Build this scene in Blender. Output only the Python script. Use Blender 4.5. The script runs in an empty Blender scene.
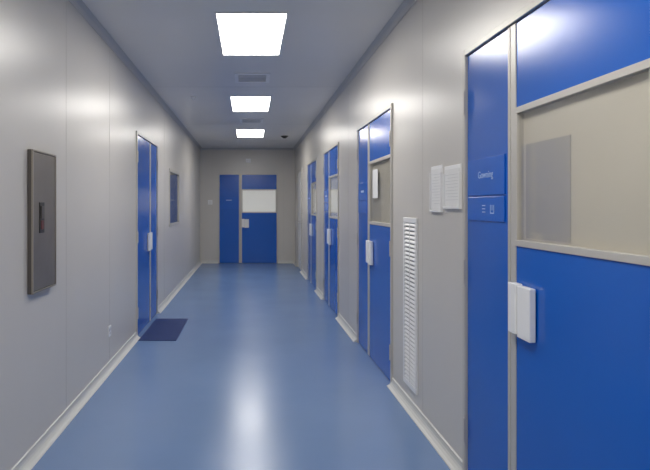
import bpy, bmesh, math
from mathutils import Vector
scene=bpy.context.scene
XL,XR,YB,YF,H=-1.19,1.10,13.77,-3.6,2.78
T=0.12
# ---------------- materials
def mat(name,col,rough=0.5,metal=0.0,spec=0.5,noise=0.0,nscale=3.0,bump=0.0,bscale=80,coat=0.0,coatr=0.1,rvar=0.0):
    m=bpy.data.materials.new(name); m.use_nodes=True
    nt=m.node_tree; b=nt.nodes['Principled BSDF']
    b.inputs['Base Color'].default_value=(*col,1)
    b.inputs['Roughness'].default_value=rough
    b.inputs['Metallic'].default_value=metal
    b.inputs['Specular IOR Level'].default_value=spec
    b.inputs['Coat Weight'].default_value=coat
    b.inputs['Coat Roughness'].default_value=coatr
    g=nt.nodes.new('ShaderNodeNewGeometry')
    if noise>0 or rvar>0:
        n=nt.nodes.new('ShaderNodeTexNoise'); n.inputs['Scale'].default_value=nscale; n.inputs['Detail'].default_value=4
        nt.links.new(g.outputs['Position'],n.inputs['Vector'])
        if noise>0:
            r=nt.nodes.new('ShaderNodeValToRGB')
            r.color_ramp.elements[0].position=0.3; r.color_ramp.elements[1].position=0.7
            r.color_ramp.elements[0].color=(*[c*(1-noise) for c in col],1)
            r.color_ramp.elements[1].color=(*[min(1,c*(1+noise)) for c in col],1)
            nt.links.new(n.outputs['Fac'],r.inputs['Fac']); nt.links.new(r.outputs['Color'],b.inputs['Base Color'])
        if rvar>0:
            mr=nt.nodes.new('ShaderNodeMapRange'); mr.inputs['To Min'].default_value=rough-rvar; mr.inputs['To Max'].default_value=rough+rvar
            nt.links.new(n.outputs['Fac'],mr.inputs['Value']); nt.links.new(mr.outputs['Result'],b.inputs['Roughness'])
    if bump>0:
        n2=nt.nodes.new('ShaderNodeTexNoise'); n2.inputs['Scale'].default_value=bscale; n2.inputs['Detail'].default_value=2
        nt.links.new(g.outputs['Position'],n2.inputs['Vector'])
        bp=nt.nodes.new('ShaderNodeBump'); bp.inputs['Strength'].default_value=bump; bp.inputs['Distance'].default_value=0.002
        nt.links.new(n2.outputs['Fac'],bp.inputs['Height']); nt.links.new(bp.outputs['Normal'],b.inputs['Normal'])
    return m
M={}
M['wall']=mat('painted_panel_wall',(0.585,0.56,0.525),0.31,spec=0.5,noise=0.02,nscale=1.2,bump=0.10,bscale=14)
M['seam']=mat('panel_seam_sealant',(0.525,0.505,0.475),0.6)
M['ceil']=mat('painted_ceiling_panel',(0.72,0.71,0.70),0.33,noise=0.02,nscale=1.0)
M['floor']=mat('blue_vinyl_floor',(0.135,0.230,0.43),0.25,spec=0.65,noise=0.03,nscale=1.5,bump=0.20,bscale=16,rvar=0.04)
M['alu']=mat('anodised_aluminium',(0.54,0.52,0.48),0.36,metal=0.2)
M['cove']=mat('pvc_cove_base',(0.57,0.575,0.56),0.45)
M['ccove']=mat('ceiling_cove',(0.48,0.48,0.485),0.4,metal=0.2)
M['blue']=mat('blue_laminate',(0.002,0.108,0.52),0.21,spec=0.6,noise=0.03,nscale=2,bump=0.05,bscale=10)
M['gasket']=mat('black_gasket',(0.03,0.03,0.035),0.6)
M['white']=mat('white_plastic',(0.82,0.82,0.82),0.35)
M['paper']=mat('white_paper',(0.76,0.76,0.75),0.6,noise=0.02)
M['print']=mat('printed_text_grey',(0.56,0.56,0.57),0.6)
M['beige']=mat('beige_blind',(0.64,0.60,0.51),0.5,noise=0.03,nscale=2)
M['frost_glow']=mat('frosted_film_glow',(0.86,0.86,0.84),0.45,noise=0.02)
b=M['frost_glow'].node_tree.nodes['Principled BSDF']; b.inputs['Emission Color'].default_value=(1,1,.97,1); b.inputs['Emission Strength'].default_value=0.22  # added glow brightens the film, standing in for a lit room behind
M['pdoor']=mat('pale_grey_door',(0.72,0.72,0.70),0.4,noise=0.02)
M['greyp']=mat('grey_panel',(0.49,0.465,0.41),0.5,noise=0.04)
M['sign']=mat('sign_blue',(0.006,0.12,0.56),0.22)
M['signtxt']=mat('sign_lettering',(0.40,0.55,0.82),0.5)
M['steel']=mat('brushed_steel',(0.22,0.195,0.17),0.34,metal=0.45,noise=0.08,nscale=6)
M['rim']=mat('bronze_steel_rim',(0.38,0.34,0.29),0.32,metal=0.6)
M['steeld']=mat('dark_steel_edge',(0.12,0.105,0.095),0.4,metal=0.4)
M['black']=mat('black_plastic',(0.02,0.02,0.02),0.4)
M['red']=mat('dark_red_label',(0.14,0.03,0.02),0.4)
M['mat']=mat('navy_tack_mat',(0.008,0.030,0.14),0.6,spec=0.3,noise=0.1,nscale=30)
M['slot']=mat('vent_shadow_gap',(0.22,0.22,0.22),0.7)
M['slotd']=mat('vent_dark_gap',(0.06,0.06,0.06),0.7)
M['winback']=mat('window_dim_blind',(0.32,0.315,0.30),0.6)
def glassmat():
    m=bpy.data.materials.new('window_glass'); m.use_nodes=True; nt=m.node_tree; nt.nodes.clear()
    o=nt.nodes.new('ShaderNodeOutputMaterial'); mx=nt.nodes.new('ShaderNodeMixShader')
    t=nt.nodes.new('ShaderNodeBsdfTransparent'); g=nt.nodes.new('ShaderNodeBsdfGlossy'); g.inputs['Roughness'].default_value=0.06
    f=nt.nodes.new('ShaderNodeFresnel')
    ge=nt.nodes.new('ShaderNodeNewGeometry'); ma=nt.nodes.new('ShaderNodeMath'); ma.operation='MULTIPLY_ADD'
    ma.inputs[1].default_value=-(1.5-1/1.5); ma.inputs[2].default_value=1.5
    nt.links.new(ge.outputs['Backfacing'],ma.inputs[0]); nt.links.new(ma.outputs[0],f.inputs['IOR'])
    t.inputs['Color'].default_value=(0.97,0.97,0.965,1)
    nt.links.new(f.outputs[0],mx.inputs[0]); nt.links.new(t.outputs[0],mx.inputs[1]); nt.links.new(g.outputs[0],mx.inputs[2]); nt.links.new(mx.outputs[0],o.inputs[0])
    return m
M['glass']=glassmat()
def emis(name,col,s):
    m=bpy.data.materials.new(name); m.use_nodes=True; b=m.node_tree.nodes['Principled BSDF']
    b.inputs['Base Color'].default_value=(0.8,0.8,0.8,1); b.inputs['Emission Color'].default_value=(*col,1); b.inputs['Emission Strength'].default_value=s
    return m
M['led']=emis('led_diffuser',(1.0,0.965,0.905),18)

# ---------------- helpers
def newobj(name,verts,faces,mats,fm,parent=None,bevel=0,smooth=False,segs=2):
    lo=Vector([min(v[i] for v in verts) for i in range(3)]); hi=Vector([max(v[i] for v in verts) for i in range(3)])
    c=(lo+hi)/2
    me=bpy.data.meshes.new(name)
    me.from_pydata([tuple(Vector(v)-c) for v in verts],[],faces)
    for mm in mats: me.materials.append(M[mm])
    for p,i in zip(me.polygons,fm): p.material_index=i
    bm=bmesh.new(); bm.from_mesh(me); bmesh.ops.recalc_face_normals(bm,faces=bm.faces); bm.to_mesh(me); bm.free()
    ob=bpy.data.objects.new(name,me); scene.collection.objects.link(ob); ob.location=c
    if parent is not None:
        ob.parent=parent; ob.location=c-parent.location
    if bevel>0:
        md=ob.modifiers.new('bevel','BEVEL'); md.width=bevel; md.segments=segs; md.limit_method='ANGLE'
    return ob
def empty(name,loc):
    e=bpy.data.objects.new(name,None); e.empty_display_size=0.1; scene.collection.objects.link(e); e.location=loc; return e
class W:
    def __init__(s,kind): s.k=kind
    def p(s,u,w,d):
        if s.k=='L': return (XL+d,u,w)
        if s.k=='R': return (XR-d,u,w)
        if s.k=='B': return (u,YB-d,w)
        if s.k=='C': return (u,w,H-d)
        if s.k=='F': return (u,w,d)
        if s.k=='K': return (u,YF+d,w)
WL,WR,WB,WC,WF,WK=[W(k) for k in 'LRBCFK']
def boxes(name,w,lst,parent=None,bevel=0,default='wall'):
    V=[];F=[];fm=[];ms=[]
    for b in lst:
        m=b[6] if len(b)>6 else default
        if m not in ms: ms.append(m)
        i=len(V)
        for a in (0,1):
            for c in (2,3):
                for e in (4,5): V.append(w.p(b[a],b[c],b[e]))
        for f in ((0,1,3,2),(4,6,7,5),(0,4,5,1),(2,3,7,6),(0,2,6,4),(1,5,7,3)):
            F.append(tuple(i+k for k in f)); fm.append(ms.index(m))
    return newobj(name,V,F,ms,fm,parent,bevel)
def prism(name,w,prof,segs,matn,parent=None):
    V=[];F=[];n=len(prof)
    for (a,b) in segs:
        i=len(V)
        for uu in (a,b):
            for (d,h) in prof: V.append(w.p(uu,h,d))
        for k in range(n): F.append((i+k,i+(k+1)%n,i+n+(k+1)%n,i+n+k))
        F.append(tuple(i+k for k in range(n))); F.append(tuple(i+n+k for k in range(n)))
    return newobj(name,V,F,[matn],[0]*len(F),parent)
def cyl(name,w,u,h,d0,d1,r,matn,parent=None,seg=32,r2=None,bevel=0):
    V=[];F=[]
    r2=r if r2 is None else r2
    for (d,rr) in ((d0,r),(d1,r2)):
        for k in range(seg):
            a=2*math.pi*k/seg; V.append(w.p(u+rr*math.cos(a),h+rr*math.sin(a),d))
    for k in range(seg): F.append((k,(k+1)%seg,seg+(k+1)%seg,seg+k))
    F.append(tuple(range(seg))); F.append(tuple(range(seg,2*seg)))
    return newobj(name,V,F,[matn],[0]*len(F),parent,bevel)

# ---------------- openings
DH=2.17
R_doors=[(1.50,2.91),(4.37,5.78),(7.0,8.4),(9.28,10.7)]
R_plain=(11.95,12.95)
L_door=(5.97,7.33)
B_door=(-0.76,0.69)
def wall(name,w,u0,u1,ops):
    bl=[];cur=u0
    for (a,b,h0,h1) in sorted(ops):
        bl.append((cur,a,0,H,-T,0)); bl.append((a,b,h1,H,-T,0))
        if h0>0: bl.append((a,b,0,h0,-T,0))
        cur=b
    bl.append((cur,u1,0,H,-T,0))
    return boxes(name,w,bl)
Lwin=(8.42,9.6,1.07,1.94)
wr=wall('wall_right',WR,YF,YB,[(a,b,0,DH) for a,b in R_doors]+[(R_plain[0],R_plain[1],0,DH)])
wl=wall('wall_left',WL,YF,YB,[(L_door[0],L_door[1],0,DH),Lwin])
wb=wall('wall_back',WB,XL-T,XR+T,[(B_door[0],B_door[1],0,DH)])
wk=wall('wall_front',WK,XL-T,XR+T,[])
boxes('floor',WF,[(XL-T-0.02,XR+T+0.02,YF-T,YB+T,-0.1,0)],default='floor')
boxes('ceiling',WC,[(XL-T,XR+T,YF-T,YB+T,-0.1,0)],default='ceil')
def seams(w,parent,us):
    boxes('panel_seams',w,[(u-0.002,u+0.002,0.08,H-0.065,0,0.0008) for u in us],parent,default='seam')
seams(WR,wr,[-2.6,-1.4,-.2,1.2,3.62,6.35,8.85,11.4,13.3])
seams(WL,wl,[-2.2,-1.05,0.1,1.25,2.4,3.7,4.85,7.95,10.2,11.4,12.6])
seams(WB,wb,[-0.9,0.82])
boxes('ceiling_seams',WC,[(XL+.065,XR-.065,y-0.002,y+0.002,0,0.0008) for y in (0.4,3.55,6.7,9.75,12.2)],bpy.data.objects['ceiling'],default='seam')

# ---------------- coved trims
base=[(0,0),(0.048,0),(0.046,0.005),(0.030,0.013),(0.018,0.024),(0.011,0.036),(0.008,0.050),(0.008,0.062),(0,0.066)]
def gaps(u0,u1,ops):
    s=[];c=u0
    for a,b in sorted(ops): s.append((c,a)); c=b
    s.append((c,u1)); return s
prism('baseboard_right',WR,base,gaps(YF,YB,[*R_doors,R_plain]),'cove')
prism('baseboard_left',WL,base,gaps(YF,YB,[L_door]),'cove')
prism('baseboard_back',WB,base,gaps(XL+.048,XR-.048,[B_door]),'cove')
prism('baseboard_front',WK,base,[(XL+.048,XR-.048)],'cove')
cc=[(0,H),(0,H-0.05),(0.005,H-0.05),(0.010,H-0.035),(0.020,H-0.020),(0.035,H-0.010),(0.05,H-0.005),(0.05,H)]
prism('trim_1',WR,cc,[(YF,YB)],'ccove')
prism('trim_2',WL,cc,[(YF,YB)],'ccove')
prism('trim_3',WB,cc,[(XL+.05,XR-.05)],'ccove')
prism('trim_4',WK,cc,[(XL+.05,XR-.05)],'ccove')

# ---------------- doors
def text(name,w,body,u,h,d,size,parent,matn='signtxt'):
    cu=bpy.data.curves.new(name,'FONT'); cu.body=body; cu.size=size; cu.align_x='CENTER'; cu.align_y='CENTER'; cu.extrude=0.0004
    cu.materials.append(M[matn])
    o=bpy.data.objects.new(name,cu); scene.collection.objects.link(o)
    rz={'L':math.pi/2,'R':-math.pi/2,'B':0}[w.k]
    o.rotation_euler=(math.pi/2,0,rz)
    o.location=Vector(w.p(u,h,d)); 
    if parent: o.parent=parent; o.location-=parent.location
    return o
def door(name,w,a,b,narrow_at_high=True,window='beige',sign=False,paper=False):
    P=empty(name,w.p((a+b)/2,0,0))
    L=b-a; fw=0.032; nf=0.5/1.4
    def S(s): return a+s if narrow_at_high else b-s
    def bx(l):
        o=[]
        for t in l:
            x0,x1=S(t[0]),S(t[1])
            o.append((min(x0,x1),max(x0,x1),*t[2:]))
        return o
    sm=L*(1-nf)-0.01
    boxes('frame',w,bx([(0,fw,0,DH,-T,0.014),(L-fw,L,0,DH,-T,0.014),(fw,L-fw,DH-fw,DH,-T,0.014)]),P,0.003,'alu')
    boxes('stop_panel',w,bx([(fw,L-fw,0.0,DH-fw,-T,-0.075)]),P,0,'gasket')
    top=DH-fw-0.004
    n0,n1=sm+0.003,L-fw-0.003
    w0,w1=fw+0.003,sm-0.003
    e=0.045; en=0.02
    boxes('leaf_narrow',w,bx([(n0+en,n1,0.008,top,-0.05,0.0,'blue'),(n0,n0+en,0.008,top,-0.05,0.004,'alu')]),P,0.0015)
    if window:
        wz0,wz1=1.215,1.785; f=0.026
        boxes('leaf_wide',w,bx([(w0,w1-e,0.008,wz0,-0.05,0.0,'blue'),(w0,w1-e,wz1,top,-0.05,0.0,'blue'),(w1-e,w1,0.008,top,-0.05,0.004,'alu')]),P,0.0015)
        boxes('window_frame',w,bx([(w0,w1-e,wz0,wz0+f,-0.05,0.006),(w0,w1-e,wz1-f,wz1,-0.05,0.006),(w0,w0+f,wz0+f,wz1-f,-0.05,0.006),(w1-e-f*0.6,w1-e,wz0+f,wz1-f,-0.05,0.006)]),P,0.002,'alu')
        boxes('glass',w,bx([(w0+f,w1-e-f*.6,wz0+f,wz1-f,-0.006,-0.003)]),P,0,'glass')
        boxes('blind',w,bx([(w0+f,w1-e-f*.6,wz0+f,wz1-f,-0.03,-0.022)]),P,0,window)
        if window=='beige':
            boxes('grey_panel',w,bx([(w1-e-0.36,w1-e-0.04,wz0+f+0.01,wz1-f-0.13,-0.022,-0.020)]),P,0,'greyp')
        if paper:
            boxes('notice',w,bx([(w1-0.36,w1-0.16,1.45,1.70,-0.003,-0.002)]),P,0,'paper')
    else:
        boxes('leaf_wide',w,bx([(w0,w1-e,0.008,top,-0.05,0.0,'blue'),(w1-e,w1,0.008,top,-0.05,0.004,'alu')]),P,0.0015)
    hs=sm-0.217
    boxes('handle',w,bx([(hs,hs+.105,0.855,1.062,0.0045,0.030,'white'),(hs+.106,hs+.170,0.865,1.068,0.0045,0.036,'white')]),P,0.004)
    hl=[]
    for hz in (0.25,1.05,1.9):
        hl.append((0.022,0.038,hz-0.06,hz+0.06,0.014,0.020)); hl.append((L-0.038,L-0.022,hz-0.06,hz+0.06,0.014,0.020))
    boxes('hinges',w,bx(hl),P,0.003,'alu')
    if sign:
        x0,x1=S(n0+0.05),S(n1-0.015); x0,x1=min(x0,x1),max(x0,x1)
        boxes('sign_plate',w,[(x0,x1,1.43,1.605,0.0,0.006,'sign'),(x0,x1,1.31,1.424,0.0,0.006,'sign')],P,0.002)
        uc=(x0+x1)/2
        if sign is True: 
            text('sign_text',w,'Gowning',uc-.01,1.525,0.0065,0.046,P)
            c=uc-.03
            t=[(c-0.075,c-0.035,1.345,1.350),(c-0.075,c-0.070,1.345,1.385),(c-0.040,c-0.035,1.345,1.385),(c-0.058,c-0.052,1.36,1.385),
               (c+.02,c+.055,1.38,1.384),(c+.02,c+.055,1.365,1.369),(c+.02,c+.055,1.35,1.354)]
            boxes('sign_icons',w,[(*q,0.0062,0.007) for q in t],P,0,'signtxt')
        else:
            boxes('sign_print',w,[(uc-0.07,uc+0.07,1.51,1.53,0.0062,0.007)],P,0,'signtxt')
    return P
door('door_1',WR,*R_doors[0],sign=True)
door('door_2',WR,*R_doors[1],sign=2,paper=True)
door('door_3',WR,*R_doors[2],window='frost_glow',sign=2)
door('door_4',WR,*R_doors[3],window='frost_glow',sign=2)
door('door_5',WL,*L_door,window=None)
door('door_6',WB,*B_door,narrow_at_high=False,window='frost_glow',sign=2)
a,b=R_plain
P=empty('door_7',WR.p((a+b)/2,0,0))
boxes('frame',WR,[(a,a+.05,0,DH,-T,.014),(b-.05,b,0,DH,-T,.014),(a+.05,b-.05,DH-.05,DH,-T,.014)],P,.003,'alu')
boxes('leaf',WR,[(a+.054,b-.054,.008,DH-.054,-.05,0,'pdoor')],P,.002)
boxes('lever_handle',WR,[(a+.10,a+.14,.93,1.12,0,.008),(a+.11,a+.13,1.02,1.04,.008,.05),(a+.11,a+.24,1.02,1.04,.04,.055)],P,.003,'alu')

# left wall window
a,b,h0,h1=Lwin
P=empty('window_1',WL.p((a+b)/2,h0,0))
f=.045
boxes('frame',WL,[(a,b,h0,h0+f,-T,.012),(a,b,h1-f,h1,-T,.012),(a,a+f,h0+f,h1-f,-T,.012),(b-f,b,h0+f,h1-f,-T,.012)],P,.003,'alu')
boxes('glass',WL,[(a+f,b-f,h0+f,h1-f,-.008,-.004)],P,0,'glass')
boxes('blind',WL,[(a+f,b-f,h0+f,h1-f,-.04,-.03)],P,0,'winback')

# steel cabinet on the left wall
P=empty('electrical_cabinet',WL.p(3.235,.9,0))
a,b,h0,h1=3.05,3.42,.905,1.685
boxes('body',WL,[(a,b,h0,h1,0,.022)],P,.004,'steeld')
r=.010
boxes('rim',WL,[(a,b,h0,h0+r,.022,.032),(a,b,h1-r,h1,.022,.032),(a,a+r,h0+r,h1-r,.022,.032),(b-r,b,h0+r,h1-r,.022,.032)],P,.002,'rim')
boxes('door_panel',WL,[(a+.014,b-.014,h0+.014,h1-.014,.022,.028)],P,.003,'steel')
boxes('latch',WL,[(a+.10,a+.17,1.23,1.40,.028,.032,'black'),(a+.115,a+.155,1.25,1.30,.032,.035,'red'),(a+.115,a+.155,1.31,1.38,.032,.038,'steeld')],P,.001)

# socket
P=empty('power_socket',WL.p(4.83,.32,0))
boxes('plate',WL,[(4.785,4.875,.275,.365,0,.009)],P,.004,'white')
boxes('pins',WL,[(4.805,4.812,.32,.345,.009,.0095),(4.848,4.855,.32,.345,.009,.0095),(4.826,4.834,.293,.312,.009,.0095)],P,0,'black')
for nm,u,h in (('light_switch',-.95,1.47),):
    P=empty(nm,WB.p(u,h,0))
    boxes('plate',WB,[(u-.055,u+.055,h-.055,h+.055,0,.01)],P,.004,'white')
    boxes('rocker',WB,[(u-.03,u+.03,h-.035,h+.035,.01,.015)],P,.003,'paper')
P=empty('emergency_light',WB.p(-.03,2.45,0))
boxes('housing',WB,[(-.09,.03,2.42,2.52,0,.05)],P,.008,'white')
cyl('lamp_head',WB,-.06,2.47,.05,.075,.022,'paper',P); cyl('lamp_head_2',WB,0.0,2.47,.05,.075,.022,'paper',P)
def holder(nm,u0,u1,h0,h1):
    P=empty(nm,WR.p((u0+u1)/2,h0,0))
    boxes('backplate',WR,[(u0,u1,h0,h1,0,.006)],P,.002,'white')
    boxes('rim',WR,[(u0,u1,h0,h0+.012,.006,.016),(u0,u0+.01,h0+.012,h1-.04,.006,.016),(u1-.01,u1,h0+.012,h1-.04,.006,.016)],P,.001,'white')
    boxes('sheet',WR,[(u0+.014,u1-.014,h0+.016,h1-.02,.006,.009)],P,0,'paper')
    l=[]; z=h1-.05; i=0
    while z>h0+.04:
        l.append((u0+.03,u1-.03-(.03 if i%3==1 else 0),z-.002,z,.009,.0095)); z-=.017; i+=1
    boxes('text_lines',WR,l,P,0,'print')
holder('document_holder',3.235,3.435,1.345,1.615)
holder('document_holder',2.95,3.20,1.365,1.60)

# wall return-air grille
P=empty('air_return_grille',WR.p(3.88,.14,0))
a,b,h0,h1=3.72,4.03,.145,1.30
boxes('frame',WR,[(a,b,h0,h0+.035,0,.014),(a,b,h1-.035,h1,0,.014),(a,a+.035,h0+.035,h1-.035,0,.014),(b-.035,b,h0+.035,h1-.035,0,.014)],P,.003,'white')
boxes('back',WR,[(a+.035,b-.035,h0+.035,h1-.035,0,.002)],P,0,'slot')
V=[];F=[]
n=38; pit=(h1-h0-.07)/n
for i in range(n):
    z=h0+.035+i*pit; k=len(V)
    for uu in (a+.035,b-.035):
        for d,hh in ((.003,z+pit*.75),(.004,z+pit*.9),(.013,z+pit*.45),(.012,z+pit*.2)): V.append(WR.p(uu,hh,d))
    for q in range(4): F.append((k+q,k+(q+1)%4,k+4+(q+1)%4,k+4+q))
    F.append((k,k+1,k+2,k+3)); F.append((k+4,k+5,k+6,k+7))
newobj('louvres',V,F,['white'],[0]*len(F),P)
boxes('divider',WR,[((a+b)/2-.004,(a+b)/2+.004,h0+.035,h1-.035,.012,.0145)],P,0,'white')

boxes('tack_mat',WF,[(-1.14,-.75,5.83,6.96,0,.006,'mat')],bevel=.003)

for y0 in (-2.2,0.96,4.11,7.25,10.39):
    P=empty('ceiling_light_panel',(0.02,y0+.57,H))
    a,b,c,d=-.238,.268,y0+.01,y0+1.13
    boxes('frame',WC,[(a-.014,b+.014,c-.014,c,0,.012),(a-.014,b+.014,d,d+.014,0,.012),(a-.014,a,c,d,0,.012),(b,b+.014,c,d,0,.012)],P,.002,'white')
    boxes('diffuser',WC,[(a,b,c,d,0,.008)],P,0,'led')
for y0 in (6.0,9.1):
    P=empty('ceiling_vent',(0.03,y0+.22,H))
    a,b,c,d=-.16,.22,y0,y0+.42
    boxes('frame',WC,[(a,b,c,c+.04,0,.012),(a,b,d-.04,d,0,.012),(a,a+.04,c+.04,d-.04,0,.012),(b-.04,b,c+.04,d-.04,0,.012)],P,.002,'white')
    boxes('back',WC,[(a+.04,b-.04,c+.04,d-.04,0,.002)],P,0,'slotd')
    boxes('slats',WC,[(a+.04,b-.04,c+.075+i*.06,c+.10+i*.06,.002,.005) for i in range(5)],P,0,'white')
def det(nm,x,y,m,r):
    P=empty(nm,(x,y,H))
    cyl('base',WC,x,y,0,.015,r,'white' if m!='black' else 'black',P); cyl('dome',WC,x,y,.015,.045,r*.8,m,P,r2=r*.45)
det('smoke_detector',.70,11.4,'black',.075)
det('sprinkler_head',-.72,7.3,'white',.035)

wd=bpy.data.worlds.new('world'); scene.world=wd; wd.use_nodes=True
wd.node_tree.nodes['Background'].inputs[0].default_value=(.5,.52,.55,1); wd.node_tree.nodes['Background'].inputs[1].default_value=.05
scene.view_settings.view_transform='Standard'
scene.view_settings.look='None'
cd=bpy.data.cameras.new('camera'); cam=bpy.data.objects.new('camera',cd); scene.collection.objects.link(cam)
cam.location=(0,0,1.38); cam.rotation_euler=(math.pi/2,0,0)
cd.sensor_width=36; cd.lens=36*570/650; cd.shift_x=75.5/650; cd.shift_y=-29/650; cd.clip_start=.05
scene.camera=cam
